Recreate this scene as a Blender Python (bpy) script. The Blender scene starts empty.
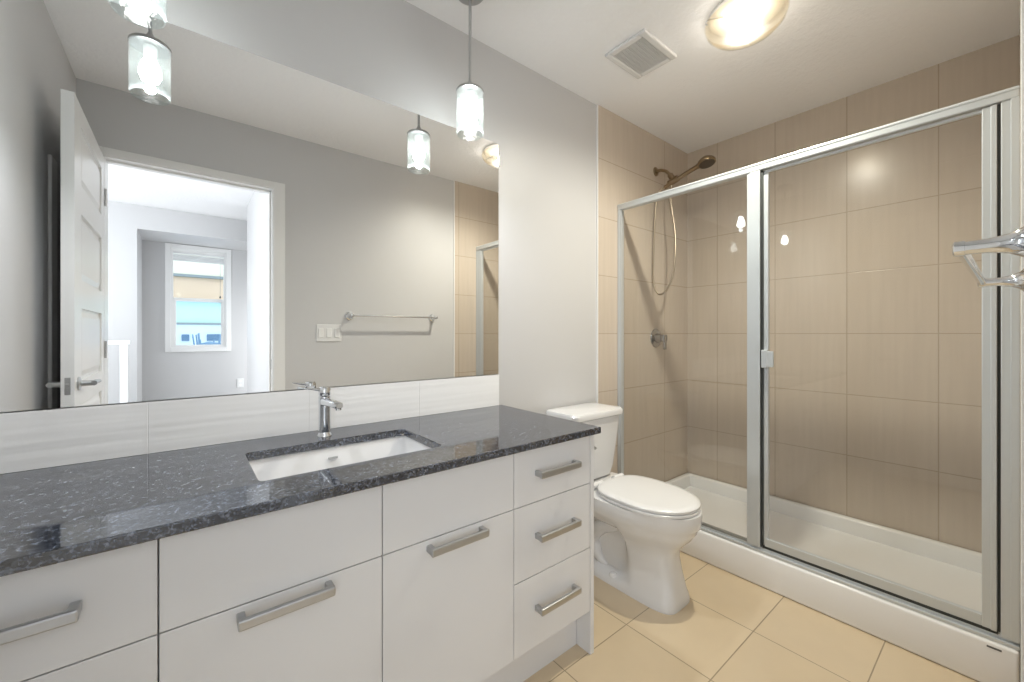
import bpy, bmesh, math, random
from mathutils import Vector, Matrix

random.seed(7)
S = bpy.context.scene
COL = S.collection
PI = math.pi

# ------------------------------------------------------------------ camera
cam_d = bpy.data.cameras.new('camera')
cam = bpy.data.objects.new('camera', cam_d)
COL.objects.link(cam)
cam_d.sensor_width = 36.0
cam_d.lens = 406.32 / 1024 * 36.0
cam_d.shift_y = -7.1 / 1024
cam_d.clip_start = 0.005
cam.location = (0, -1.5052, 1.1314)
cam.rotation_euler = (PI / 2, 0, -0.679)
S.camera = cam

# ------------------------------------------------------------------ view and world
S.view_settings.view_transform = 'Standard'
S.view_settings.look = 'None'
S.view_settings.gamma = 1.0
S.view_settings.use_curve_mapping = False
S.view_settings.exposure = 0.76
world = bpy.data.worlds.new('daylight_sky')
S.world = world
world.use_nodes = True
wb = world.node_tree.nodes['Background']
wb.inputs['Color'].default_value = (0.80, 0.90, 1.0, 1)
wb.inputs['Strength'].default_value = 1.3
S.cycles.max_bounces = 12
S.cycles.diffuse_bounces = 6
S.cycles.glossy_bounces = 6
S.cycles.transparent_max_bounces = 16
S.cycles.sample_clamp_indirect = 4.0
S.cycles.caustics_reflective = True
S.cycles.caustics_refractive = False


def area(name, loc, rot, sx, sy, power, col):
    l = bpy.data.lights.new(name, 'AREA')
    l.shape = 'RECTANGLE'
    l.size, l.size_y, l.energy, l.color = sx, sy, power, col
    o = bpy.data.objects.new(name, l)
    COL.objects.link(o)
    o.location, o.rotation_euler = loc, rot
    return o


# added fills on the bedroom's west and north sides
area('bedroom_west_fill', (-2.85, -2.9, 1.45), (0, -PI / 2, 0), 1.6, 2.0, 26, (0.93, 0.97, 1.0))
area('bedroom_north_fill', (-1.3, -1.72, 1.5), (-PI / 2, 0, 0), 1.5, 1.6, 18, (0.95, 0.98, 1.0))
area('niche_fill', (1.15, -4.42, 0.9), (0, PI / 2, 0), 1.4, 0.4, 9, (0.95, 0.98, 1.0))  # added fill out of view in the niche, brightens soffit and window wall
dl_ = area('doorway_fill', (-1.05, -2.75, 1.35), (0, 0, 0), 1.0, 1.5, 13, (0.94, 0.97, 1.0))  # added fill aimed through the doorway into the bathroom
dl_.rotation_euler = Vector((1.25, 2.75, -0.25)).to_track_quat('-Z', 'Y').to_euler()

PENDANT_E = 26.0
PENDANT_SPOT = 11.0
DOME_E = 78.0
DOME_SPOT = 56.0


# ------------------------------------------------------------------ materials
def mat(name, col, rough=0.5, metal=0.0, ior=None, coat=0.0):
    m = bpy.data.materials.new(name)
    m.use_nodes = True
    b = m.node_tree.nodes['Principled BSDF']
    b.inputs['Base Color'].default_value = (*col, 1)
    b.inputs['Roughness'].default_value = rough
    b.inputs['Metallic'].default_value = metal
    if ior:
        b.inputs['IOR'].default_value = ior
    b.inputs['Coat Weight'].default_value = coat
    b.inputs['Coat Roughness'].default_value = 0.05
    return m


def nt(m):
    return m.node_tree.nodes, m.node_tree.links, m.node_tree.nodes['Principled BSDF']


def coords(m, scale=(1, 1, 1), loc=(0, 0, 0), swap=None):
    """object coordinates (all static parts are built in place, so these are room metres)"""
    n, l, b = nt(m)
    tc = n.new('ShaderNodeTexCoord')
    src = tc.outputs['Object']
    if swap:
        sep = n.new('ShaderNodeSeparateXYZ')
        l.new(src, sep.inputs[0])
        comb = n.new('ShaderNodeCombineXYZ')
        for i, ax in enumerate(swap):
            l.new(sep.outputs['XYZ'.index(ax)], comb.inputs[i])
        src = comb.outputs[0]
    mp = n.new('ShaderNodeMapping')
    mp.inputs['Location'].default_value = loc
    mp.inputs['Scale'].default_value = scale
    l.new(src, mp.inputs['Vector'])
    return mp.outputs['Vector']


def bump(m, height, strength, dist=0.002):
    n, l, b = nt(m)
    bp = n.new('ShaderNodeBump')
    bp.inputs['Strength'].default_value = strength
    bp.inputs['Distance'].default_value = dist
    l.new(height, bp.inputs['Height'])
    l.new(bp.outputs['Normal'], b.inputs['Normal'])


def noise(m, vec, scale, detail=3, rough=0.5):
    n, l, b = nt(m)
    t = n.new('ShaderNodeTexNoise')
    t.inputs['Scale'].default_value = scale
    t.inputs['Detail'].default_value = detail
    t.inputs['Roughness'].default_value = rough
    l.new(vec, t.inputs['Vector'])
    return t.outputs['Fac']


def ramp(m, fac, stops):
    n, l, b = nt(m)
    r = n.new('ShaderNodeValToRGB')
    e = r.color_ramp.elements
    while len(e) < len(stops):
        e.new(0.5)
    for i, (p, c) in enumerate(stops):
        e[i].position = p
        e[i].color = (*c, 1)
    l.new(fac, r.inputs['Fac'])
    return r.outputs['Color']


M = {}
M['paint'] = mat('grey_wall_paint', (0.575, 0.572, 0.576), 0.42)
bump(M['paint'], noise(M['paint'], coords(M['paint']), 160, 2), 0.08, 0.001)
M['ceiling'] = mat('textured_ceiling', (0.92, 0.92, 0.93), 0.85)
bump(M['ceiling'], noise(M['ceiling'], coords(M['ceiling']), 42, 4, 0.6), 0.55, 0.006)
M['white'] = mat('white_woodwork', (0.80, 0.80, 0.795), 0.28)
M['cabinet'] = mat('white_cabinet_front', (0.665, 0.665, 0.675), 0.33)
M['carcass'] = mat('white_cabinet_side', (0.66, 0.66, 0.665), 0.4)
M['gap'] = mat('dark_gap', (0.12, 0.12, 0.12), 0.7)
M['porcelain'] = mat('white_porcelain', (0.72, 0.72, 0.725), 0.07, coat=0.3)
M['plastic'] = mat('white_plastic', (0.74, 0.74, 0.74), 0.22)
M['chrome'] = mat('chrome', (0.75, 0.77, 0.80), 0.06, 1.0)
M['nickel'] = mat('brushed_nickel', (0.50, 0.505, 0.51), 0.30, 1.0)
M['bronze'] = mat('brushed_bronze', (0.30, 0.23, 0.15), 0.28, 1.0)
M['hose'] = mat('metal_hose', (0.42, 0.36, 0.28), 0.35, 1.0)
M['dark_chrome'] = mat('satin_chrome_valve', (0.42, 0.41, 0.40), 0.15, 1.0)
M['spray'] = mat('dark_spray_face', (0.10, 0.08, 0.06), 0.45, 0.4)
M['alu'] = mat('satin_aluminium', (0.60, 0.635, 0.66), 0.32, 0.45)
M['alu_dark'] = mat('grey_aluminium', (0.40, 0.42, 0.43), 0.35, 0.8)
M['gap_shade'] = mat('dark_gap_shade', (0.03, 0.035, 0.035), 0.6)  # near-black colour for the shade in the shower door gaps
M['mirror'] = mat('mirror_silver', (0.93, 0.935, 0.93), 0.0, 1.0)
M['pan'] = mat('white_acrylic_tray', (0.86, 0.86, 0.86), 0.18)
M['carpet'] = mat('grey_carpet', (0.33, 0.31, 0.29), 0.95)
M['grille'] = mat('vent_grille_plastic', (0.62, 0.62, 0.61), 0.5)
M['duct'] = mat('dark_duct', (0.10, 0.10, 0.10), 0.8)


def granite():
    m = mat('speckled_black_granite', (0.05, 0.05, 0.06), 0.06, ior=2.0)
    n, l, b = nt(m)
    v = coords(m, (1, 1.0, 1))
    n1 = noise(m, v, 70, 4, 0.65)
    vo = n.new('ShaderNodeTexVoronoi')
    vo.inputs['Scale'].default_value = 250
    l.new(v, vo.inputs['Vector'])
    sp_ = n.new('ShaderNodeSeparateColor')
    l.new(vo.outputs['Color'], sp_.inputs[0])
    n2 = sp_.outputs[0]
    mx = n.new('ShaderNodeMath')
    mx.operation = 'MULTIPLY_ADD'
    l.new(n1, mx.inputs[0])
    mx.inputs[1].default_value = 0.72
    mul = n.new('ShaderNodeMath')
    mul.operation = 'MULTIPLY'
    l.new(n2, mul.inputs[0])
    mul.inputs[1].default_value = 0.28
    l.new(mul.outputs[0], mx.inputs[2])
    c = ramp(m, mx.outputs[0], [(0.42, (0.004, 0.005, 0.009)), (0.52, (0.028, 0.032, 0.047)),
                                (0.61, (0.075, 0.087, 0.115)), (0.75, (0.18, 0.20, 0.25))])
    l.new(c, b.inputs['Base Color'])
    return m


M['granite'] = granite()


def tiles(name, swap, w, h, ox, oy, cols, mortar, msize, rough, streak=None, bump_s=0.25):
    m = mat(name, cols[0], rough)
    n, l, b = nt(m)
    v = coords(m, loc=(-ox, -oy, 0), swap=swap)
    br = n.new('ShaderNodeTexBrick')
    br.offset = 0.0
    br.squash = 1.0
    br.inputs['Scale'].default_value = 1.0
    br.inputs['Brick Width'].default_value = w
    br.inputs['Row Height'].default_value = h
    br.inputs['Mortar Size'].default_value = msize
    br.inputs['Mortar Smooth'].default_value = 0.3
    br.inputs['Bias'].default_value = 0.0
    br.inputs['Color1'].default_value = (*cols[0], 1)
    br.inputs['Color2'].default_value = (*cols[1], 1)
    br.inputs['Mortar'].default_value = (*mortar, 1)
    l.new(v, br.inputs['Vector'])
    mix = n.new('ShaderNodeMix')
    mix.data_type = 'RGBA'
    mix.blend_type = 'MULTIPLY'
    mix.inputs['Factor'].default_value = 1.0
    sv = n.new('ShaderNodeMapping')
    sv.inputs['Scale'].default_value = streak or (1, 1, 1)
    l.new(v, sv.inputs['Vector'])
    nz = noise(m, sv.outputs['Vector'], 5.0, 4, 0.55)
    c = ramp(m, nz, [(0.3, (0.965, 0.96, 0.955)), (0.7, (1.03, 1.03, 1.03))])
    l.new(br.outputs['Color'], mix.inputs['A'])
    l.new(c, mix.inputs['B'])
    l.new(mix.outputs['Result'], b.inputs['Base Color'])
    inv = n.new('ShaderNodeMath')
    inv.operation = 'SUBTRACT'
    inv.inputs[0].default_value = 1.0
    l.new(br.outputs['Fac'], inv.inputs[1])
    bump(m, inv.outputs[0], bump_s, 0.002)
    return m


WT = ((0.550, 0.478, 0.402), (0.565, 0.492, 0.416))
GROUT = (0.43, 0.36, 0.285)
M['tile_ns'] = tiles('beige_wall_tile_side', 'XZY', 0.70, 0.335, 1.84, 0.128, WT, GROUT, 0.0028, 0.24, (9, 0.5, 1))
M['tile_e'] = tiles('beige_wall_tile_back', 'YZX', 0.35, 0.335, -0.571, 0.128, WT, GROUT, 0.0028, 0.24, (9, 0.5, 1))
M['floor_tile'] = tiles('cream_floor_tile', 'XYZ', 0.345, 0.325, 1.340, -0.554,
                        ((0.63, 0.515, 0.36), (0.60, 0.49, 0.34)), (0.30, 0.24, 0.16), 0.0022, 0.28, (0.8, 0.8, 1))


def backsplash_mat():
    m = mat('white_rippled_tile', (0.90, 0.90, 0.90), 0.06)
    n, l, b = nt(m)
    v = coords(m, (1.1, 1, 20))
    t = noise(m, v, 2.4, 0.5, 0.4)
    bump(m, t, 0.16, 0.010)
    return m


M['splash'] = backsplash_mat()
M['splash_grout'] = mat('pale_grout', (0.62, 0.60, 0.57), 0.7)


def thin_glass(name, tint, refl_ior=1.5, rough=0.0, milk=0.0, bumpy=False):
    m = bpy.data.materials.new(name)
    m.use_nodes = True
    n, l = m.node_tree.nodes, m.node_tree.links
    n.clear()
    out = n.new('ShaderNodeOutputMaterial')
    tr = n.new('ShaderNodeBsdfTransparent')
    tr.inputs['Color'].default_value = (*tint, 1)
    gl = n.new('ShaderNodeBsdfGlossy')
    gl.inputs['Roughness'].default_value = rough
    fr = n.new('ShaderNodeFresnel')
    fr.inputs['IOR'].default_value = refl_ior
    mx = n.new('ShaderNodeMixShader')
    geo = n.new('ShaderNodeNewGeometry')
    one = n.new('ShaderNodeMath')
    one.operation = 'SUBTRACT'
    one.inputs[0].default_value = 1.0
    l.new(geo.outputs['Backfacing'], one.inputs[1])
    sf = n.new('ShaderNodeMath')
    sf.operation = 'MULTIPLY'
    l.new(fr.outputs[0], sf.inputs[0])
    l.new(one.outputs[0], sf.inputs[1])
    l.new(sf.outputs[0], mx.inputs[0])
    l.new(tr.outputs[0], mx.inputs[1])
    l.new(gl.outputs[0], mx.inputs[2])
    last = mx.outputs[0]
    if milk:
        df = n.new('ShaderNodeBsdfTranslucent')
        df.inputs['Color'].default_value = (0.9, 0.95, 0.95, 1)
        m2 = n.new('ShaderNodeMixShader')
        m2.inputs[0].default_value = milk
        if bumpy:
            tc = n.new('ShaderNodeTexCoord')
            vo = n.new('ShaderNodeTexVoronoi')
            vo.feature = 'DISTANCE_TO_EDGE'
            vo.inputs['Scale'].default_value = 75
            l.new(tc.outputs['Object'], vo.inputs['Vector'])
            r = n.new('ShaderNodeMapRange')
            r.inputs['From Min'].default_value = 0.0
            r.inputs['From Max'].default_value = 0.10
            r.inputs['To Min'].default_value = milk * 2.0
            r.inputs['To Max'].default_value = milk * 0.45
            l.new(vo.outputs['Distance'], r.inputs['Value'])
            l.new(r.outputs['Result'], m2.inputs[0])
            bp = n.new('ShaderNodeBump')
            bp.inputs['Strength'].default_value = 0.5
            bp.inputs['Distance'].default_value = 0.003
            l.new(vo.outputs['Distance'], bp.inputs['Height'])
            l.new(bp.outputs['Normal'], gl.inputs['Normal'])
        l.new(last, m2.inputs[1])
        l.new(df.outputs[0], m2.inputs[2])
        last = m2.outputs[0]
    l.new(last, out.inputs['Surface'])
    return m


M['shower_glass'] = thin_glass('shower_glass', (0.982, 0.985, 0.980), 1.6)
M['pane'] = thin_glass('window_glass', (0.95, 0.97, 0.97), 1.45)
M['shade_glass'] = thin_glass('crackled_shade_glass', (0.93, 0.97, 0.97), 1.5, 0.05, 0.05, True)


def emit(name, col, strength):
    m = bpy.data.materials.new(name)
    m.use_nodes = True
    n, l = m.node_tree.nodes, m.node_tree.links
    n.clear()
    out = n.new('ShaderNodeOutputMaterial')
    e = n.new('ShaderNodeEmission')
    e.inputs['Color'].default_value = (*col, 1)
    e.inputs['Strength'].default_value = strength
    l.new(e.outputs[0], out.inputs['Surface'])
    return m


M['bulb'] = emit('lit_white_bulb', (1.0, 0.99, 0.97), PENDANT_E)
M['warm_bulb'] = emit('lit_warm_bulb', (1.0, 0.93, 0.82), DOME_E)
M['bowl_glass'] = thin_glass('alabaster_bowl_glass', (1.0, 0.95, 0.85), 1.5, 0.1, 0.014)


# ------------------------------------------------------------------ mesh helper
class MB:
    def __init__(self):
        self.bm = bmesh.new()

    def _merge(self, t):
        me = bpy.data.meshes.new('tmp')
        t.to_mesh(me)
        t.free()
        self.bm.from_mesh(me)
        bpy.data.meshes.remove(me)

    def box(self, a, b, bevel=0.0, seg=2, mtx=None):
        t = bmesh.new()
        bmesh.ops.create_cube(t, size=1.0)
        lo = Vector([min(a[i], b[i]) for i in range(3)])
        hi = Vector([max(a[i], b[i]) for i in range(3)])
        c, d = (lo + hi) / 2, hi - lo
        for v in t.verts:
            v.co = Vector((v.co.x * d.x, v.co.y * d.y, v.co.z * d.z)) + c
        if bevel > 0:
            bmesh.ops.bevel(t, geom=list(t.edges), offset=min(bevel, min(d) * 0.49), segments=seg, affect='EDGES', profile=0.5)
        if mtx:
            bmesh.ops.transform(t, matrix=mtx, verts=t.verts)
        self._merge(t)
        return self

    def loft(self, rings, cap=True, closed=False):
        t = bmesh.new()
        R = [[t.verts.new(p) for p in r] for r in rings]
        n = len(R[0])
        pairs = list(zip(R, R[1:])) + ([(R[-1], R[0])] if closed else [])
        for a, b in pairs:
            for i in range(n):
                j = (i + 1) % n
                t.faces.new((a[i], a[j], b[j], b[i]))
        if cap and not closed:
            t.faces.new(R[0][::-1])
            t.faces.new(R[-1])
        bmesh.ops.recalc_face_normals(t, faces=t.faces)
        self._merge(t)
        return self

    def tube(self, pts, r, n=12, cap=True):
        pts = [Vector(p) for p in pts]
        rs = r if isinstance(r, (list, tuple)) else [r] * len(pts)
        rings = []
        up = None
        for i, p in enumerate(pts):
            d = (pts[min(i + 1, len(pts) - 1)] - pts[max(i - 1, 0)]).normalized()
            if up is None:
                up = d.orthogonal().normalized()
            up = (up - d * up.dot(d)).normalized()
            s = d.cross(up)
            rings.append([p + (up * math.cos(2 * PI * k / n) + s * math.sin(2 * PI * k / n)) * rs[i] for k in range(n)])
        return self.loft(rings, cap)

    def lathe(self, prof, origin, axis='Z', n=40, cap=True):
        """prof: list of (radius, height along axis)"""
        o = Vector(origin)
        rings = []
        for r, h in prof:
            ring = []
            for k in range(n):
                c, s = r * math.cos(2 * PI * k / n), r * math.sin(2 * PI * k / n)
                v = {'Z': (c, s, h), 'Y': (c, h, s), 'X': (h, c, s)}[axis]
                ring.append(o + Vector(v))
            rings.append(ring)
        return self.loft(rings, cap)

    def build(self, name, material, parent=None, smooth=False, angle=40, loc=None, bevel=0):
        me = bpy.data.meshes.new(name)
        self.bm.to_mesh(me)
        self.bm.free()
        o = bpy.data.objects.new(name, me)
        COL.objects.link(o)
        me.materials.append(material)
        if smooth:
            for p in me.polygons:
                p.use_smooth = True
            try:
                me.set_sharp_from_angle(angle=math.radians(angle))
            except Exception:
                pass
        if bevel:
            bv = o.modifiers.new('edge', 'BEVEL')
            bv.width = bevel
            bv.segments = 2
            bv.limit_method = 'ANGLE'
        if parent is not None:
            o.parent = parent
            if parent.type == 'EMPTY':
                o.matrix_parent_inverse = Matrix.Translation(-Vector(parent.location))
            elif loc is None:
                pass
        return o


def tag(o, label=None, cat=None, group=None, kind=None):
    if label:
        o['label'] = label
    if cat:
        o['category'] = cat
    if group:
        o['group'] = group
    if kind:
        o['kind'] = kind
    return o


def thing(name, loc, label, cat, group=None):
    o = bpy.data.objects.new(name, None)
    COL.objects.link(o)
    o.location = loc
    o.empty_display_size = 0.05
    return tag(o, label, cat, group)


def struct(name, mb, material, parent=None, smooth=False):
    o = mb.build(name, material, parent, smooth)
    if parent is None:
        o['kind'] = 'structure'
    return o


def copy_thing(o, loc, label=None, group=None):
    c = o.copy()
    COL.objects.link(c)
    c.location = loc
    if label:
        c['label'] = label
    if group:
        c['group'] = group
    for ch in list(o.children):
        d = ch.copy()
        COL.objects.link(d)
        d.parent = c
        d.matrix_parent_inverse = ch.matrix_parent_inverse.copy()
        for g in list(ch.children):
            e = g.copy()
            COL.objects.link(e)
            e.parent = d
    return c


# ------------------------------------------------------------------ room shell
XW, XE, YS, H = -0.43, 2.845, -1.525, 2.44
DX0, DX1, DH = -0.326, 0.444, 2.068       # doorway
struct('floor', MB().box((XW - .1, YS - .12, -.06), (XE + .1, .1, 0)), M['floor_tile'])
struct('ceiling', MB().box((XW - .1, YS - .12, H), (XE + .1, .1, H + .06)), M['ceiling'])
struct('wall_north', MB().box((XW - .1, 0, 0), (XE + .1, .1, H)), M['paint'])
struct('wall_west', MB().box((XW - .1, YS - .12, 0), (XW, 0, H)), M['paint'])
struct('wall_east', MB().box((XE + .01, YS - .12, 0), (XE + .1, 0, H)), M['paint'])
sw = MB()
sw.box((XW, YS - .12, 0), (DX0 - .02, YS, H))
sw.box((DX1 + .02, YS - .12, 0), (XE + .01, YS, H))
sw.box((DX0 - .02, YS - .12, DH + .02), (DX1 + .02, YS, H))
struct('wall_south', sw, M['paint'])
# tiled faces of the shower alcove
struct('wall_north_tile', MB().box((1.84, -.009, 0.0), (XE + .01, .0, H)), M['tile_ns'])
struct('wall_south_tile', MB().box((1.80, YS, 0.0), (XE + .01, YS + .009, H)), M['tile_ns'])
struct('wall_east_tile', MB().box((XE, YS + .009, 0.0), (XE + .01, -.009, H)), M['tile_e'])
struct('trim_1', MB().box((1.832, -.011, 0), (1.84, 0, H), .002), M['white'])
struct('trim_2', MB().box((1.792, YS, 0), (1.80, YS + .011, H), .002), M['white'])
struct('baseboard_north', MB().box((1.16, -.012, 0), (1.83, 0, .09), .003), M['white'])
struct('baseboard_south', MB().box((.52, YS, 0), (1.79, YS + .012, .09), .003), M['white'])
# door lining, casing on both faces
tl = MB()
tl.box((DX0 - .02, YS - .122, 0), (DX0, YS + .002, DH), .001)
tl.box((DX1, YS - .122, 0), (DX1 + .02, YS + .002, DH), .001)
tl.box((DX0 - .02, YS - .122, DH), (DX1 + .02, YS + .002, DH + .02), .001)
tl.box((DX0, YS - .08, DH - .010), (DX1, YS - .045, DH), .001)
tl.box((DX1 - .010, YS - .08, 0), (DX1, YS - .045, DH), .001)
lin = struct('trim_3', tl, M['white'])
cs = MB()
for y0, y1 in ((YS, YS + .012), (YS - .132, YS - .12)):
    cs.box((DX0 - .075, y0, 0), (DX0 - .006, y1, DH + .047), .003)
    cs.box((DX1 + .006, y0, 0), (DX1 + .072, y1, DH + .047), .003)
    cs.box((DX0 - .006, y0, DH + .006), (DX1 + .006, y1, DH + .047), .003)
struct('trim_4', cs, M['white'])
MB().box((DX1 - .003, YS - .062, .90), (DX1 + .001, YS - .03, .965), .001).build('strike_plate', M['nickel'], lin)
# narrow white strip standing in for a pale line behind the open door
struct('pale_strip', MB().box((XW, -1.06, 0.0), (XW + .012, -.965, 1.86), .004), M['white'])


# the open door leaf
def door_leaf():
    x0, x1, y0, y1 = DX0 - .036, DX0, YS + .012, -.765
    mb = MB()
    zs = [(.16, .45), (.555, .845), (.944, 1.235), (1.345, 1.62), (1.735, 1.975)]
    py0, py1 = -1.42, -.90
    mb.box((x0 + .010, y0 + .002, .012), (x1 - .010, y1 - .004, 2.052))
    for a, b in ((x1 - .010, x1), (x0, x0 + .010)):
        mb.box((a, y0, .01), (b, py0, 2.055))
        mb.box((a, py1, .01), (b, y1 - .003, 2.055))
        prev = .01
        for z0, z1 in zs:
            mb.box((a, py0, prev), (b, py1, z0))
            prev = z1
        mb.box((a, py0, prev), (b, py1, 2.055))
    mb.box((x0, y1 - .003, .01), (x1, y1, 2.055))
    # raised field of every panel with sloping edges
    for z0, z1 in zs:
        for s, xa, xb in ((1, x1 - .010, x1 - .003), (-1, x0 + .010, x0 + .003)):
            g, k = .012, .035
            r1 = [(xa, py0 + g, z0 + g), (xa, py1 - g, z0 + g), (xa, py1 - g, z1 - g), (xa, py0 + g, z1 - g)]
            r2 = [(xb, py0 + k, z0 + k), (xb, py1 - k, z0 + k), (xb, py1 - k, z1 - k), (xb, py0 + k, z1 - k)]
            mb.loft([r1, r2])
    d = struct('door_1', mb, M['white'])
    for s, xf in ((1, x1), (-1, x0)):
        hb = MB()
        hb.lathe([(.004, 0), (.026, 0), (.026, .006), (.012, .010), (.010, .045)], (xf, -.832, .935), 'X') if s > 0 else \
            hb.lathe([(.004, 0), (.026, 0), (.026, -.006), (.012, -.010), (.010, -.040)], (xf, -.832, .935), 'X')
        xe = xf + s * (.045 if s > 0 else .038)
        hb.tube([(xe, -.822, .935), (xe, -.87, .937), (xe + s * .002, -.94, .933)], [.010, .009, .007])
        hb.build('door_handle', M['nickel'], d, True)
    MB().box((x0 + .010, y1 - .001, .90), (x1 - .010, y1 + .0015, .965), .0005).box(
        (x0 + .013, y1, .927), (x1 - .013, y1 + .010, .943), .003).build('latch', M['nickel'], d)
    for z in (.25, 1.05, 1.85):
        MB().tube([(x1 + .004, y0 - .003, z - .045), (x1 + .004, y0 - .003, z + .045)], .006).build('hinge', M['nickel'], d, True)
    return d


door_leaf()

# ------------------------------------------------------------------ bedroom beyond the doorway
BY = -4.10
struct('floor_bedroom', MB().box((-3.0, -4.85, -.06), (3.0, YS - .12, -.002)), M['carpet'])
struct('ceiling_bedroom', MB().box((-3.0, -4.85, H), (3.0, YS - .12, H + .06)), M['ceiling'])
struct('wall_bedroom_west', MB().box((-3.1, -4.85, 0), (-3.0, YS - .12, H)), M['paint'])
struct('wall_bedroom_east', MB().box((3.0, -4.85, 0), (3.1, YS - .12, H)), M['paint'])
wf = MB()
wf.box((-3.0, BY - .1, 0), (-.372, BY, H))
wf.box((-.372, BY - .65, 2.20), (1.2, BY, H))
wf.box((1.2, BY - .1, 0), (3.0, BY, H))
wf.box((-.46, BY - .65, 0), (-.372, BY - .1, 2.20))
wf.box((1.2, BY - .65, 0), (1.28, BY - .1, 2.20))
struct('wall_bedroom_south', wf, M['paint'])
WX0, WX1, WZ0, WZ1, WY = -.122, .412, .968, 2.142, BY - .65
wn = MB()
wn.box((-.46, WY - .12, 0), (WX0, WY, 2.25))
wn.box((WX1, WY - .12, 0), (1.28, WY, 2.25))
wn.box((WX0, WY - .12, 0), (WX1, WY, WZ0))
wn.box((WX0, WY - .12, WZ1), (WX1, WY, 2.25))
struct('wall_window_niche', wn, M['paint'])
struct('wall_hall', MB().box((.50, -3.43, 0), (.60, YS - .132, H)), M['paint'])
struct('baseboard_niche', MB().box((-.37, WY, 0), (1.2, WY + .012, .1), .003), M['white'])
# window with its casing, two sashes, blind
wm = MB()
cw = .052
wm.box((WX0 - cw, WY, WZ0 - cw), (WX0, WY + .018, WZ1 + cw), .003)
wm.box((WX1, WY, WZ0 - cw), (WX1 + cw, WY + .018, WZ1 + cw), .003)
wm.box((WX0, WY, WZ1), (WX1, WY + .018, WZ1 + cw), .003)
wm.box((WX0, WY, WZ0 - cw), (WX1, WY + .022, WZ0), .003)
win = struct('window_1', wm, M['white'])
ws = MB()
zm = 1.545
ws.box((WX0, WY - .10, WZ0), (WX0 + .022, WY - .001, WZ1))
ws.box((WX1 - .022, WY - .10, WZ0), (WX1, WY - .001, WZ1))
ws.box((WX0 + .022, WY - .10, WZ1 - .03), (WX1 - .022, WY - .001, WZ1))
ws.box((WX0 + .022, WY - .10, WZ0), (WX1 - .022, WY - .001, WZ0 + .03))
ws.box((WX0, WY - .08, zm - .02), (WX1, WY - .03, zm + .02), .002)
ws.box((WX0 + .022, WY - .07, WZ0 + .03), (WX0 + .05, WY - .04, zm))
ws.box((WX1 - .05, WY - .07, WZ0 + .03), (WX1 - .022, WY - .04, zm))
ws.build('window_frame', M['white'], win)
MB().box((WX0 + .022, WY - .058, WZ0 + .03), (WX1 - .022, WY - .054, WZ1 - .03)).build('window_pane', M['pane'], win)
bl = MB()
bl.box((WX0 + .006, WY - .028, WZ1 - .055), (WX1 - .006, WY - .002, WZ1 - .004), .004)
for k in range(5):
    bl.box((WX0 + .008, WY - .026, WZ1 - .075 - k * .016), (WX1 - .008, WY - .004, WZ1 - .062 - k * .016), .003)
bl.build('window_blind', M['plastic'], win)
cord = MB().tube([(WX1 - .06, WY - .012, WZ1 - .05), (WX1 - .06, WY - .012, 1.60)], .0015, 6)
cord.lathe([(.001, 0), (.008, .004), (.009, .02), (.003, .03)], (WX1 - .06, WY - .012, 1.575), n=12)
cord.build('blind_cord', M['gap'], win)
# wall outlet below the window
oz = thing('wall_outlet', (.56, WY, .50), 'small white outlet plate low on the wall right of the bedroom window', 'outlet')
MB().box((.525, WY, .445), (.597, WY + .006, .560), .003).build('plate', M['plastic'], oz)
for z in (.478, .527):
    MB().lathe([(.001, 0), (.016, 0), (.016, .003), (.001, .003)], (.561, WY + .005, z), 'Y', 20).build('socket', M['white'], oz)
# stair railing posts with rail
rl = thing('stair_railing', (-.43, -3.3, 0), 'white stair railing with square newel post and handrail in the bedroom', 'railing')
MB().box((-.425, -3.33, 0), (-.375, -3.28, 1.04), .004).build('newel_post', M['white'], rl)
MB().box((-.56, -3.33, 0), (-.51, -3.28, 1.04), .004).build('newel_post', M['white'], rl)
MB().box((-1.6, -3.335, 1.04), (-.36, -3.275, 1.075), .006).build('handrail', M['white'], rl)
for k in range(8):
    MB().box((-1.5 + k * .115, -3.315, 0), (-1.47 + k * .115, -3.285, 1.04), .002).build('baluster', M['white'], rl)

# outside the window: neighbouring houses and snow
M['cream_siding'] = mat('cream_siding', (0.90, 0.86, 0.70), 0.8)
M['peach_siding'] = mat('peach_siding', (0.90, 0.68, 0.52), 0.8)
M['teal_siding'] = mat('pale_teal_siding', (0.62, 0.84, 0.76), 0.8)
M['snow'] = mat('snow', (0.72, 0.82, 0.92), 0.9)
M['blue_dark'] = mat('blue_grey_paint', (0.12, 0.22, 0.34), 0.7)
M['blue_twig'] = mat('blue_grey_twig', (0.20, 0.34, 0.50), 0.8)
M['roof'] = mat('grey_roof', (0.30, 0.34, 0.36), 0.8)
struct('ground_outside', MB().box((-9, -22, -3.2), (9, -4.95, -3.0)), M['snow'])
hs = thing('neighbour_house', (.4, -15.5, -3), 'cream neighbouring house seen through the upper half of the bedroom window', 'house')
MB().box((-5, -18, -3), (6, -15.0, 2.93)).build('wall', M['peach_siding'], hs)
MB().box((-5.1, -15.08, 2.93), (6.1, -14.85, 3.01)).build('trim_band', M['roof'], hs)
MB().box((-5, -18, 3.01), (6, -15.0, 6.2)).build('gable', M['cream_siding'], hs)
MB().box((-5.4, -18.2, 6.2), (6.4, -14.6, 6.4)).box((-5, -17.8, 6.4), (6, -15.2, 7.6), .5, 1).build('roof', M['roof'], hs)
gs = thing('garage', (.4, -12, -3), 'pale mint garage seen through the lower half of the bedroom window', 'garage')
MB().box((-4, -13.6, -3), (5, -12.0, 1.97)).build('wall', M['teal_siding'], gs)
MB().box((-4.2, -13.7, 1.97), (5.2, -11.85, 2.02)).build('roof_edge', M['snow'], gs)
MB().box((-4, -12.0, 1.37), (5, -11.9, 1.42)).build('sill_band', M['roof'], gs)
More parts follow.
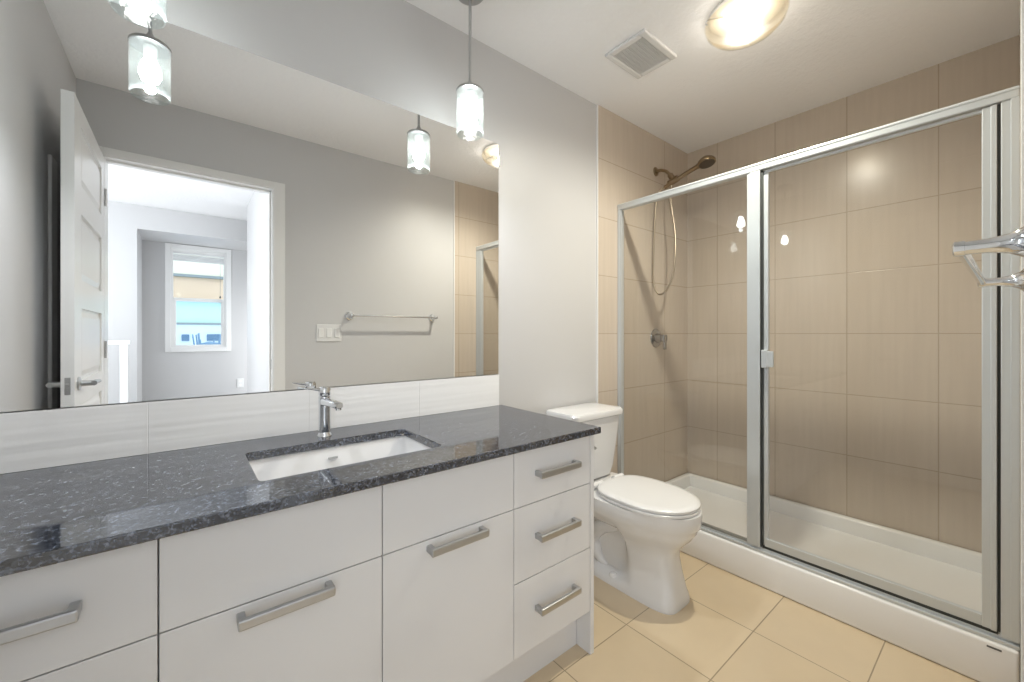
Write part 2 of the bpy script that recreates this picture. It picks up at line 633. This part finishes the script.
MB().box((-4, -11.98, -3), (5, -11.92, 1.37)).build('lower_wall', M['snow'], gs)
for k in range(9):
    x = -1.6 + k * .52 + random.uniform(-.08, .08)
    MB().box((x, -11.93, .95), (x + random.uniform(.14, .34), -11.88, random.uniform(1.1, 1.28)), .01).build('window', M['blue_dark'], gs)
for k in range(7):
    bx_, bz_ = -1.5 + k * .62 + random.uniform(-.04, .04), random.uniform(.98, 1.18)
    sh = MB()
    for q in range(14):
        a_ = random.uniform(0, 2 * PI)
        sh.tube([(bx_, -8.2, -3), (bx_ + .18 * math.cos(a_), -8.2 + .18 * math.sin(a_), bz_ - .7), (bx_ + .26 * math.cos(a_), -8.2 + .26 * math.sin(a_), bz_ - random.uniform(0, .35))], [.03, .02, .012], 5)
    sh.lathe([(.02, -.45), (.18, -.40), (.22, -.30), (.15, -.20), (.02, -.17)], (bx_, -8.2, bz_), n=9)
    o = sh.build('bush', M['blue_twig'] if k % 2 else M['snow'], None)
    tag(o, 'bare snow dusted bush outside the bedroom window', 'bush', 'bushes outside the window')

# ------------------------------------------------------------------ vanity
YF, YB = -.565, -.545          # cabinet front plane, back of the fronts
ZT, ZU, ZK = .802, .779, .155  # counter top, counter underside, cabinet bottom
CX0, CX1 = -.42, 1.133


def bar_pull(x0, x1, z, parent):
    """flat bar pull: wide bar on two feet"""
    mb = MB()
    mb.box((x0, YF - .034, z - .010), (x1, YF - .022, z + .010), .003)
    for x in (x0, x1 - .014):
        mb.box((x, YF - .026, z - .008), (x + .014, YF + .001, z + .009), .002)
    return mb.build('handle', M['nickel'], parent)


def front(name, x0, x1, z0, z1, root, pull=None):
    o = MB().box((x0 + .0012, YF, z0 + .0012), (x1 - .0012, YB, z1 - .0012), .0012).build(name, M['cabinet'], root)
    if pull:
        bar_pull(*pull, o)
    return o


def carcass(x0, x1, root):
    mb = MB()
    y1 = -.010
    mb.box((x0, YB + .002, ZK), (x0 + .016, y1, ZU))
    mb.box((x1 - .016, YB + .002, ZK), (x1, y1, ZU))
    mb.box((x0 + .016, YB + .002, ZK), (x1 - .016, y1, ZK + .016))
    mb.box((x0 + .016, y1 - .008, ZK + .016), (x1 - .016, y1, ZU))
    mb.box((x0 + .016, YB + .002, ZU - .016), (x1 - .016, YB + .05, ZU))
    return mb.build('carcass', M['carcass'], root)


G1, G2 = .6065, .380
dr = thing('drawer_unit', (.94, -.28, 0), 'white three drawer vanity unit beside the toilet with short bar pulls', 'cabinet')
carcass(.766, 1.112, dr)
front('drawer', .766, 1.112, G1, ZU - .004, dr, (.850, 1.031, .697))
front('drawer', .766, 1.112, G2, G1, dr, (.850, 1.031, .502))
front('drawer', .766, 1.112, ZK, G2, dr, (.850, 1.031, .277))
MB().box((1.114, YF, 0), (CX1, -.012, ZU), .001).build('end_panel', M['cabinet'], dr)

sb = thing('sink_base_cabinet', (.365, -.28, 0), 'wide white vanity base under the sink with two doors and plain top fronts', 'cabinet')
carcass(-.035, .766, sb)
front('top_front', -.035, .365, G1, ZU - .004, sb)
front('top_front', .365, .766, G1, ZU - .004, sb)
front('door', -.035, .365, ZK, G1, sb, (.078, .251, .585))
front('door', .365, .766, ZK, G1, sb, (.479, .653, .585))

dl = thing('drawer_unit', (-.21, -.28, 0), 'white drawer unit at the end of the vanity farthest from the toilet', 'cabinet')
carcass(-.383, -.035, dl)
front('drawer', -.383, -.035, G1, ZU - .004, dl, (-.304, -.127, .697))
front('drawer', -.383, -.035, G2, G1, dl, (-.304, -.127, .502))
front('drawer', -.383, -.035, ZK, G2, dl, (-.304, -.127, .277))
MB().box((CX0, YF, 0), (-.385, -.012, ZU), .001).build('end_panel', M['cabinet'], dl)

kb = MB().box((-.383, -.500, 0), (1.112, -.484, ZK - .002), .001).build('toe_kick_board', M['cabinet'])
tag(kb, 'long white toe kick board recessed under the vanity drawers', 'toe kick')


# granite top with rounded sink opening
def ring_slab(o0, o1, i0, i1, z0, z1, rad, n=6):
    t = bmesh.new()
    corners = [(o0[0], o0[1]), (o1[0], o0[1]), (o1[0], o1[1]), (o0[0], o1[1])]
    cen = [(i0[0] + rad, i0[1] + rad, PI), (i1[0] - rad, i0[1] + rad, 1.5 * PI), (i1[0] - rad, i1[1] - rad, 0), (i0[0] + rad, i1[1] - rad, .5 * PI)]
    V = {}
    for zi, z in enumerate((z0, z1)):
        O = [t.verts.new((*c, z)) for c in corners]
        I = [[t.verts.new((cx + rad * math.cos(a0 + k / n * PI / 2), cy + rad * math.sin(a0 + k / n * PI / 2), z)) for k in range(n + 1)] for cx, cy, a0 in cen]
        V[zi] = (O, I)
        for c in range(4):
            for k in range(n):
                t.faces.new((O[c], I[c][k], I[c][k + 1]))
            d = (c + 1) % 4
            t.faces.new((O[c], I[c][n], I[d][0], O[d]))
    (O0, I0), (O1, I1) = V[0], V[1]
    for c in range(4):
        d = (c + 1) % 4
        t.faces.new((O0[c], O0[d], O1[d], O1[c]))
    a = [v for arc in I0 for v in arc]
    b = [v for arc in I1 for v in arc]
    for k in range(len(a)):
        j = (k + 1) % len(a)
        t.faces.new((a[k], a[j], b[j], b[k]))
    bmesh.ops.recalc_face_normals(t, faces=t.faces)
    mb = MB()
    mb._merge(t)
    return mb


SX0, SX1, SY0, SY1 = .131, .592, -.447, -.170
ct = ring_slab((XW + .003, -.584), (1.150, -.002), (SX0, SY0), (SX1, SY1), ZU, ZT, .018).build('countertop', M['granite'], bevel=.003)
tag(ct, 'dark speckled granite countertop running along the whole vanity', 'countertop')

# undermount sink
sk = thing('sink', (.36, -.31, ZU), 'white rectangular undermount basin set into the granite countertop', 'sink')


def rrect(x0, y0, x1, y1, z, rad, n=6):
    P = []
    for cx, cy, a0 in ((x0 + rad, y0 + rad, PI), (x1 - rad, y0 + rad, 1.5 * PI), (x1 - rad, y1 - rad, 0), (x0 + rad, y1 - rad, .5 * PI)):
        for k in range(n + 1):
            a = a0 + k / n * PI / 2
            P.append((cx + rad * math.cos(a), cy + rad * math.sin(a), z))
    return P


e = .006
rings = [rrect(SX0 - .02, SY0 - .02, SX1 + .02, SY1 + .02, ZU - .014, .03),
         rrect(SX0 - .02, SY0 - .02, SX1 + .02, SY1 + .02, ZU - .001, .03),
         rrect(SX0 - e, SY0 - e, SX1 + e, SY1 + e, ZU - .001, .022),
         rrect(SX0 - e + .004, SY0 - e + .004, SX1 + e - .004, SY1 + e - .004, ZU - .006, .022),
         rrect(SX0 + .012, SY0 + .012, SX1 - .012, SY1 - .012, ZU - .085, .035),
         rrect(SX0 + .035, SY0 + .035, SX1 - .035, SY1 - .035, ZU - .118, .035),
         rrect(.30, -.36, .42, -.25, ZU - .128, .04)]
outer = [rrect(.29, -.37, .43, -.24, ZU - .140, .04),
         rrect(SX0 + .025, SY0 + .025, SX1 - .025, SY1 - .025, ZU - .130, .035),
         rrect(SX0 - .002, SY0 - .002, SX1 + .002, SY1 + .002, ZU - .09, .035)]
MB().loft(rings + outer, closed=True).loft([rings[-1], [(p[0], p[1], p[2] - .001) for p in rings[-1]]]).build('basin', M['porcelain'], sk, True)
MB().lathe([(.001, -.002), (.022, -.002), (.024, .002), (.020, .003), (.016, .001), (.001, .001)], (.36, -.305, ZU - .127), n=24).build('drain', M['chrome'], sk, True)
MB().box((.346, SY1 - .010, ZU - .034), (.374, SY1 + .001, ZU - .029), .002).build('overflow_slot', M['nickel'], sk)

# faucet
fc = thing('faucet', (.354, -.10, ZT), 'chrome single lever faucet standing behind the sink', 'faucet')
MB().lathe([(.001, 0), (.0215, 0), (.0215, .004), (.019, .007), (.0180, .014), (.0175, .09), (.0185, .115), (.0185, .128), (.001, .130)], (.354, -.10, ZT), n=32).build('body', M['chrome'], fc, True)
sp = MB()
rg = []
for y, hw, hh, z in ((-.095, .016, .014, .912), (-.14, .0145, .012, .916), (-.20, .013, .010, .919), (-.255, .0125, .009, .920), (-.264, .009, .006, .920)):
    rg.append([(.354 + hw * math.copysign(abs(math.cos(a)) ** .6, math.cos(a)), y, z + hh * math.copysign(abs(math.sin(a)) ** .6, math.sin(a))) for a in [2 * PI * k / 20 for k in range(20)]])
sp.loft(rg)
sp.lathe([(.008, 0), (.009, 0), (.009, -.005), (.008, -.005)], (.354, -.250, .912), n=16)
sp.build('spout', M['chrome'], fc, True)
lv = MB()
lv.lathe([(.0165, .1305), (.0185, .134), (.0185, .150), (.014, .158), (.001, .160)], (.354, -.10, ZT), n=32)
rg = []
for x, hy, z, hz in ((.345, .010, .950, .006), (.32, .009, .955, .004), (.305, .008, .958, .0028), (.296, .006, .960, .002)):
    rg.append([(x, -.10 + hy * math.cos(a), z + hz * math.sin(a)) for a in [2 * PI * k / 16 for k in range(16)]])
lv.loft(rg)
lv.build('lever', M['chrome'], fc, True)

# backsplash of long white rippled tiles, mirror
bs = MB()
bs.box((XW + .002, -.0090, ZT + .0002), (1.131, 0, .944))
bx = [XW + .002, -.077, .327, .731, 1.131]
for a, b in zip(bx, bx[1:]):
    bs.box((a + .0008, -.010, ZT + .0003), (b - .0008, -.003, .944), .0006)
bso = bs.build('backsplash', M['splash'])
tag(bso, 'low backsplash of long glossy white rippled tiles under the mirror', 'backsplash')
mr = thing('wall_mirror', (.35, 0, .946), 'large frameless wall mirror above the white backsplash', 'mirror')
MB().box((XW + .004, -.006, .9455), (1.131, -.0005, 2.010), .0015, 1).build('glass', M['mirror'], mr)

# ------------------------------------------------------------------ toilet
TX = 1.60
tt = thing('toilet', (TX, -.35, 0), 'white two piece toilet with closed lid between the vanity and the shower', 'toilet')


def egg(hw, yf, yb, z, n=48, p=2.0, pf=2.0):
    """plan outline: half width hw, front tip yf, back yb; pf shapes the front half, p the back"""
    yc = yb + (yf - yb) * 0.52
    out = []
    for k in range(n):
        a = 2 * PI * k / n
        c, s = math.cos(a), math.sin(a)
        q = pf if s < 0 else p
        x = hw * math.copysign(abs(c) ** (2 / q), c)
        y = yc + (abs(yf - yc) if s < 0 else abs(yb - yc)) * math.copysign(abs(s) ** (2 / q), s)
        out.append((TX + x, y, z))
    return out


bowl = MB()
sec = [(.000, .106, -.644, -.110, 3.2, 5.0), (.012, .106, -.645, -.108, 3.2, 5.0), (.035, .103, -.642, -.108, 3.2, 4.6), (.055, .098, -.637, -.108, 3.2, 4.2),
       (.13, .093, -.622, -.104, 3.2, 3.6), (.19, .095, -.615, -.10, 3.0, 3.0), (.225, .104, -.622, -.095, 2.8, 2.6),
       (.255, .126, -.645, -.085, 2.6, 2.3), (.285, .150, -.674, -.07, 2.6, 2.15), (.315, .166, -.694, -.055, 2.7, 2.1),
       (.335, .172, -.701, -.05, 2.8, 2.05), (.343, .177, -.709, -.045, 2.8, 2.05), (.385, .180, -.713, -.04, 3.0, 2.05), (.400, .179, -.711, -.042, 3.0, 2.05)]


def smooth(a, b, v):
    t_ = max(0, min(1, (v - a) / (b - a)))
    return t_ * t_ * (3 - 2 * t_)


brings = []
for z, hw, yf, yb, p, pf in sec:
    dep = .45 * smooth(.030, .056, z) * (1 - smooth(.225, .315, z))
    brings.append([(TX + (x - TX) * (1 - dep * smooth(-.435, -.415, y)), y, zz) for x, y, zz in egg(hw, yf, yb, z, 200, p, pf)])
bowl.loft(brings)
# trapway curving through the recess on both flanks
for s_ in (-1, 1):
    pts = [(TX + s_ * .070, -.43, .33), (TX + s_ * .066, -.36, .27), (TX + s_ * .058, -.27, .22), (TX + s_ * .052, -.215, .15),
           (TX + s_ * .050, -.25, .075), (TX + s_ * .050, -.31, .04)]
    fine = []
    P = [Vector(q) for q in pts]
    P = [P[0]] + P + [P[-1]]
    for i in range(1, len(P) - 2):
        for k in range(8):
            t_ = k / 8
            a, b, c, d = P[i - 1:i + 3]
            fine.append(.5 * ((2 * b) + (c - a) * t_ + (2 * a - 5 * b + 4 * c - d) * t_ ** 2 + (3 * b - a - 3 * c + d) * t_ ** 3))
    bowl.tube(fine, [.036 if k < len(fine) - 10 else .036 - .0026 * (k - len(fine) + 11) for k in range(len(fine))], 16)
bowl.build('bowl', M['porcelain'], tt, True, 60)
for s in (-1, 1):
    MB().lathe([(.018, 0), (.018, .008), (.012, .017), (.001, .019)], (TX + s * .086, -.36, .034), n=20).build('bolt_cap', M['porcelain'], tt, True)

seat = MB()
seat.loft([egg(.166, -.694, -.30, .401, 64, 3.4, 2.05), egg(.172, -.702, -.285, .404, 64, 3.4, 2.05),
           egg(.172, -.702, -.285, .412, 64, 3.4, 2.05), egg(.168, -.697, -.29, .415, 64, 3.4, 2.05)])
seat.build('seat', M['plastic'], tt, True)
lid = MB()
lid.loft([egg(.164, -.694, -.285, .417, 64, 3.4, 2.05), egg(.170, -.701, -.275, .419, 64, 3.4, 2.05),
          egg(.170, -.701, -.275, .427, 64, 3.4, 2.05), egg(.164, -.694, -.28, .433, 64, 3.4, 2.05),
          egg(.14, -.67, -.30, .436, 64, 3.2, 2.05)])
for s in (-1, 1):
    lid.tube([(TX + s * .045, -.262, .418), (TX + s * .115, -.262, .418)], .014, 16)
lid.build('seat_lid', M['plastic'], tt, True)


def trect(hw, y0, y1, z, rad=.03, bow=.012):
    P = rrect(TX - hw, y0, TX + hw, y1, z, rad, 6)
    return [(x, y - (bow * (1 - ((x - TX) / hw) ** 2) if y < (y0 + y1) / 2 else 0), z) for x, y, z in P]


tank = MB()
tank.loft([trect(.115, -.175, -.035, .400), trect(.130, -.190, -.028, .412), trect(.146, -.196, -.026, .46), trect(.166, -.206, -.022, .60), trect(.178, -.212, -.020, .712)])
tank.build('tank', M['porcelain'], tt, True)
tl_ = MB()
tl_.loft([trect(.178, -.212, -.017, .7125), trect(.190, -.224, -.013, .718), trect(.192, -.226, -.012, .738), trect(.186, -.220, -.016, .748), trect(.160, -.200, -.03, .751)])
tl_.build('tank_lid', M['porcelain'], tt, True)
fl = MB()
fl.lathe([(.013, .002), (.013, -.010), (.008, -.012), (.007, -.022)], (TX - .115, -.203, .600), 'Y', 20)
fl.tube([(TX - .115, -.228, .600), (TX - .085, -.230, .592), (TX - .052, -.229, .578)], [.007, .006, .0075])
fl.build('flush_lever', M['nickel'], tt, True)

# ------------------------------------------------------------------ shower tray
st = thing('shower_tray', (2.43, -.76, 0), 'white acrylic shower tray with a raised curb facing the tiled floor', 'shower tray')
ty0, ty1, tx0, tx1 = YS + .011, -.011, 2.005, XE - .002
tm = MB()
tm.box((tx0, ty0, 0), (tx0 + .085, ty1, .147), .010, 3)
tm.box((tx0 + .075, ty0, 0), (tx1, ty1, .050))
tm.box((tx1 - .045, ty0, .03), (tx1, ty1, .132), .012, 3)
tm.box((tx0 + .06, ty1 - .042, .03), (tx1 - .01, ty1, .132), .012, 3)
tm.box((tx0 + .06, ty0, .03), (tx1 - .01, ty0 + .042, .132), .012, 3)
tm.build('tray', M['pan'], st, True, 35)
MB().box((tx0 - .0012, -1.478, .128), (tx0 + .004, -1.447, .134), .001).build('drain_slot', M['gap'], st)

# ------------------------------------------------------------------ shower enclosure
se = thing('shower_enclosure', (2.04, -.76, .147), 'framed glass shower enclosure with fixed panel and hinged door in satin aluminium', 'shower enclosure')
FX, FB = 2.020, 2.050
zs, zt = .148, 1.905
ry0, ry1 = YS + .011, -.010
hd = MB()
hd.box((FX - .004, ry0, zt - .036), (FB + .004, ry1, zt), .004)
hd.box((FX - .006, ry0, zt - .012), (FB + .002, ry1, zt - .004), .002)
hd.build('header_rail', M['alu'], se)
sl = MB()
sl.box((FX - .006, ry0, zs), (FB + .006, ry1, zs + .012), .002)
sl.box((FX + .006, ry0, zs + .012), (FB - .002, ry1, zs + .022), .002)
sl.build('sill_track', M['alu'], se)
MB().box((FX, -.034, zs + .022), (FB, ry1, zt - .036), .002).box((FX - .003, -.022, zs + .022), (FB, ry1, zt - .036), .001).build('wall_jamb', M['alu'], se)
MB().box((FX, ry0, zs + .022), (FB, -1.476, zt - .036), .002).box((FX - .004, ry0, zs + .022), (FB, -1.496, zt - .036), .001).build('wall_jamb', M['alu'], se)
po = MB()
po.box((FX, -.783, zs + .022), (FB, -.727, zt - .036), .002)
po.box((FX - .004, -.783, zs + .022), (FB, -.741, zt - .036), .0015)
po.build('mullion_post', M['alu'], se)
MB().box((FX + .012, -.728, zs + .020), (FX + .018, -.033, zt - .035)).build('fixed_glass', M['shower_glass'], se)
MB().box((FX + .006, -.727, zs + .022), (FX + .024, -.034, zs + .031), .001).build('glass_bead', M['alu_dark'], se)
# hinged door
dz0, dz1 = .180, zt - .040
do = MB()
do.box((FX + .002, -1.468, dz0), (FX + .024, -1.436, dz1), .002)
do.box((FX - .002, -1.468, dz0), (FX + .024, -1.455, dz1), .0015)
do.box((FX + .010, -.812, dz0), (FX + .026, -.792, dz1), .002)
do.box((FX + .004, -1.437, dz0), (FX + .022, -.800, dz0 + .036), .002)
do.box((FX + .008, -1.437, dz1 - .010), (FX + .022, -.800, dz1), .002)
dd = do.build('shower_door', M['alu'], se)
MB().box((FX + .012, -1.438, dz0 + .030), (FX + .018, -.806, dz1 - .005)).build('door_glass', M['shower_glass'], dd)
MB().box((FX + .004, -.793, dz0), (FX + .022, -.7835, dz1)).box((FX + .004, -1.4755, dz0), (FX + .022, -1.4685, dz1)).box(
    (FX + .004, -1.470, dz0 - .010), (FX + .022, -.790, dz0 - .001)).build('door_gap_shade', M['gap_shade'], dd)  # dark strips standing in for the shaded gaps around the door
MB().box((FX - .012, -.815, .98), (FX + .012, -.790, 1.06), .003).box((FX - .016, -.840, .985), (FX - .006, -.812, 1.055), .003).build('door_handle', M['alu'], dd)

# ------------------------------------------------------------------ hand shower and valve on the tiled wall
YT = -.009
hsx = 2.43
hshw = thing('hand_shower', (hsx, YT, 2.2), 'bronze hand shower on its arm with a looping metal hose', 'shower head')
MB().lathe([(.001, 0), (.030, 0), (.028, -.006), (.016, -.012), (.001, -.013)], (hsx, YT, 2.205), 'Y', 28).build('wall_flange', M['bronze'], hshw, True)
MB().tube([(hsx, YT - .008, 2.205), (hsx, -.05, 2.202), (hsx, -.085, 2.185), (hsx, -.108, 2.158), (hsx, -.122, 2.130)], .0105, 14).build('arm', M['bronze'], hshw, True)
br = MB()
br.tube([(hsx, -.112, 2.152), (hsx, -.135, 2.112)], [.019, .017], 16)
br.tube([(hsx, -.105, 2.098), (hsx, -.165, 2.118)], .021, 16)
br.build('holder', M['bronze'], hshw, True)
hn = MB()
hn.tube([(hsx, -.075, 2.083), (hsx, -.11, 2.095), (hsx, -.20, 2.124), (hsx, -.285, 2.148), (hsx, -.305, 2.152)], [.012, .0145, .013, .0135, .020], 16)
hn.build('wand', M['bronze'], hshw, True)
ax = Vector((-.10, -.25, -.96)).normalized()
hq = MB()
q0 = Vector((hsx, -.345, 2.160))
rot = ax.to_track_quat('Z', 'Y').to_matrix()
prof = [(.012, -.026), (.034, -.022), (.048, -.008), (.052, .004), (.050, .012), (.046, .014)]
hq.loft([[q0 + rot @ Vector((r * math.cos(2 * PI * k / 32), r * math.sin(2 * PI * k / 32), h)) for k in range(32)] for r, h in prof])
hq.build('spray_head', M['bronze'], hshw, True)
fq = MB()
fq.loft([[q0 + rot @ Vector((r * math.cos(2 * PI * k / 32), r * math.sin(2 * PI * k / 32), h)) for k in range(32)] for r, h in [(.044, .0125), (.043, .016), (.03, .017)]])
fq.build('spray_face', M['spray'], hshw, True)
hp = [(-.075, 2.083), (-.055, 2.06), (-.035, 1.98), (-.027, 1.80), (-.024, 1.60), (-.026, 1.48), (-.045, 1.41), (-.075, 1.385), (-.115, 1.41), (-.150, 1.50), (-.158, 1.62),
      (-.145, 1.78), (-.118, 1.97), (-.118, 2.06), (-.128, 2.105)]
P = [Vector((hsx - .055 * max(0, math.sin(min(i, 11) / 11 * PI)) ** .7, y, z)) for i, (y, z) in enumerate(hp)]
P = [P[0]] + P + [P[-1]]
fine = []
for i in range(1, len(P) - 2):
    for k in range(6):
        t_ = k / 6
        a, b, c, d = P[i - 1:i + 3]
        fine.append(.5 * ((2 * b) + (c - a) * t_ + (2 * a - 5 * b + 4 * c - d) * t_ ** 2 + (3 * b - a - 3 * c + d) * t_ ** 3))
MB().tube(fine, .0065, 10).build('hose', M['hose'], hshw, True)

sv = thing('shower_valve', (hsx, YT, 1.10), 'round metal shower valve with lever below the hose', 'valve')
MB().lathe([(.001, 0), (.062, 0), (.060, -.005), (.030, -.010), (.026, -.030), (.024, -.050), (.001, -.052)], (hsx, YT, 1.104), 'Y', 36).build('escutcheon', M['dark_chrome'], sv, True)
MB().box((hsx - .022, YT - .075, 1.082), (hsx + .022, YT - .045, 1.126), .008).box((hsx - .012, YT - .074, 1.030), (hsx + .012, YT - .056, 1.095), .004).build('lever', M['dark_chrome'], sv)

# ------------------------------------------------------------------ ceiling things
cv = thing('exhaust_vent', (1.663, -.405, H), 'square white exhaust fan grille on the ceiling above the toilet', 'vent')
vx0, vx1, vy0, vy1 = 1.530, 1.797, -.512, -.298
fr = MB()
z0, z1 = H - .016, H
w = .030
for a, b in (((vx0, vy0, z0), (vx1, vy0 + w, z1)), ((vx0, vy1 - w, z0), (vx1, vy1, z1)), ((vx0, vy0 + w, z0), (vx0 + w, vy1 - w, z1)), ((vx1 - w, vy0 + w, z0), (vx1, vy1 - w, z1))):
    fr.box(a, b, .006, 2)
fr.build('frame', M['plastic'], cv)
gr = MB()
gx0, gx1, gy0, gy1 = vx0 + .029, vx1 - .029, vy0 + .029, vy1 - .029
n = 22
for k in range(n):
    x = gx0 + (k + .5) * (gx1 - gx0) / n
    gr.box((x - .0028, gy0, H - .014), (x + .0028, gy1, H - .010))
m_ = 8
for k in range(m_):
    y = gy0 + (k + .5) * (gy1 - gy0) / m_
    gr.box((gx0, y - .002, H - .013), (gx1, y + .002, H - .009))
gr.build('grille', M['grille'], cv)
MB().box((gx0, gy0, H - .004), (gx1, gy1, H - .001)).build('duct_opening', M['duct'], cv)

LX, LY = 1.775, -.815
cl = thing('ceiling_light', (LX, LY, H), 'round lit glass bowl light flush on the ceiling before the shower', 'ceiling light')
MB().lathe([(.001, 0), (.135, 0), (.135, -.006), (.128, -.008), (.001, -.008)], (LX, LY, H), n=40).build('base_plate', M['white'], cl, True)
inner = []
bo = MB()
pr = [(.150, -.030), (.142, -.052), (.120, -.075), (.085, -.092), (.045, -.100), (.002, -.102)]
bo.lathe(pr + [(.002, -.099), (.045, -.097), (.084, -.089), (.118, -.072), (.139, -.050), (.146, -.030)], (LX, LY, H), n=56, cap=False)
bo.build('glass_bowl', M['bowl_glass'], cl, True)
for k in range(3):
    a = 2.35 + k * 2 * PI / 3
    c, s = math.cos(a), math.sin(a)
    MB().tube([(LX + .08 * c, LY + .08 * s, H - .012), (LX + .148 * c, LY + .148 * s, H - .020), (LX + .155 * c, LY + .155 * s, H - .034), (LX + .146 * c, LY + .146 * s, H - .042)], .0022, 8).build('clip', M['chrome'], cl, True)
MB().lathe([(.001, -.018), (.013, -.020), (.020, -.026), (.026, -.036), (.024, -.046), (.001, -.052)], (LX - .01, LY + .0, H), n=24).build('bulb', M['warm_bulb'], cl, True)
spd = bpy.data.lights.new('ceiling_light_glow', 'SPOT')
spd.energy, spd.color, spd.spot_size, spd.spot_blend, spd.shadow_soft_size = DOME_SPOT, (0.91, 0.955, 1.0), math.radians(165), 1.0, 0.03
spo = bpy.data.objects.new('ceiling_light_glow', spd)
COL.objects.link(spo)
spo.location = (LX - .01, LY, H - .082)


# pendants over the vanity
def pendant(x, y, label):
    p = thing('pendant_light', (x, y, H), label, 'pendant light', 'glass pendants over the vanity')
    MB().lathe([(.001, 0), (.062, 0), (.062, -.022), (.052, -.036), (.014, -.044), (.008, -.050)], (x, y, H), n=40).build('canopy', M['nickel'], p, True)
    MB().tube([(x, y, H - .030), (x, y, 2.065)], .0055, 12).build('rod', M['nickel'], p, True)
    MB().lathe([(.007, 2.078), (.011, 2.068), (.020, 2.061), (.048, 2.046), (.052, 2.041), (.052, 2.034), (.046, 2.033), (.020, 2.036)], (x, y, 0), n=40).build('cap', M['nickel'], p, True)
    prf = [(.048, 2.036), (.0505, 2.030), (.0512, 1.99), (.0512, 1.91), (.0505, 1.884), (.0485, 1.878)]
    inn = [(.0460, 1.880), (.0477, 1.888), (.0482, 1.91), (.0482, 1.99), (.0475, 2.030), (.045, 2.036)]
    MB().lathe(prf + inn, (x, y, 0), n=48, cap=False).build('shade', M['shade_glass'], p, True)
    MB().lathe([(.017, 2.036), (.017, 2.008), (.014, 2.004)], (x, y, 0), n=24).build('socket', M['white'], p, True)
    MB().lathe([(.013, 2.006), (.014, 1.998), (.024, 1.976), (.028, 1.958), (.028, 1.946), (.022, 1.930), (.001, 1.922)], (x, y, 0), n=28).build('bulb', M['bulb'], p, True)
    pl = bpy.data.lights.new('pendant_glow', 'SPOT')
    pl.energy, pl.color, pl.spot_size, pl.spot_blend, pl.shadow_soft_size = PENDANT_SPOT, (0.94, 0.97, 1.0), math.radians(160), 1.0, 0.014
    po_ = bpy.data.objects.new('pendant_glow', pl)
    COL.objects.link(po_)
    po_.location = (x, y, 1.903)
    po_.parent = p
    po_.matrix_parent_inverse = Matrix.Translation(-Vector(p.location))
    return p


PY = -.220
p1 = pendant(.835, PY, 'glass jar pendant light nearer the toilet, hanging whole in view above the vanity')
copy_thing(p1, (-.083, PY, H), 'glass jar pendant light farther from the toilet, partly out of the picture')

# ------------------------------------------------------------------ south wall fittings
tb = thing('towel_bar', (1.26, YS, 1.265), 'chrome towel bar on the grey wall opposite the mirror', 'towel bar')
by = -1.452
MB().tube([(.918, by, 1.262), (1.597, by, 1.262)], .0075, 16).build('bar', M['chrome'], tb, True)
for x in (.927, 1.588):
    MB().lathe([(.001, 0), (.031, 0), (.030, .006), (.022, .012), (.014, .026), (.0105, .045), (.010, .070), (.0115, .068), (.0115, .079), (.009, .081), (.001, .082)], (x, YS, 1.262), 'Y', 28).build('post', M['chrome'], tb, True)
ls = thing('light_switch', (.79, YS, 1.137), 'white switch plate with three rockers beside the door casing', 'light switch')
MB().box((.706, YS, 1.078), (.872, YS + .006, 1.198), .003).build('plate', M['plastic'], ls)
for x in (.735, .789, .843):
    MB().box((x - .017, YS + .004, 1.105), (x + .017, YS + .010, 1.171), .003).build('rocker', M['white'], ls)
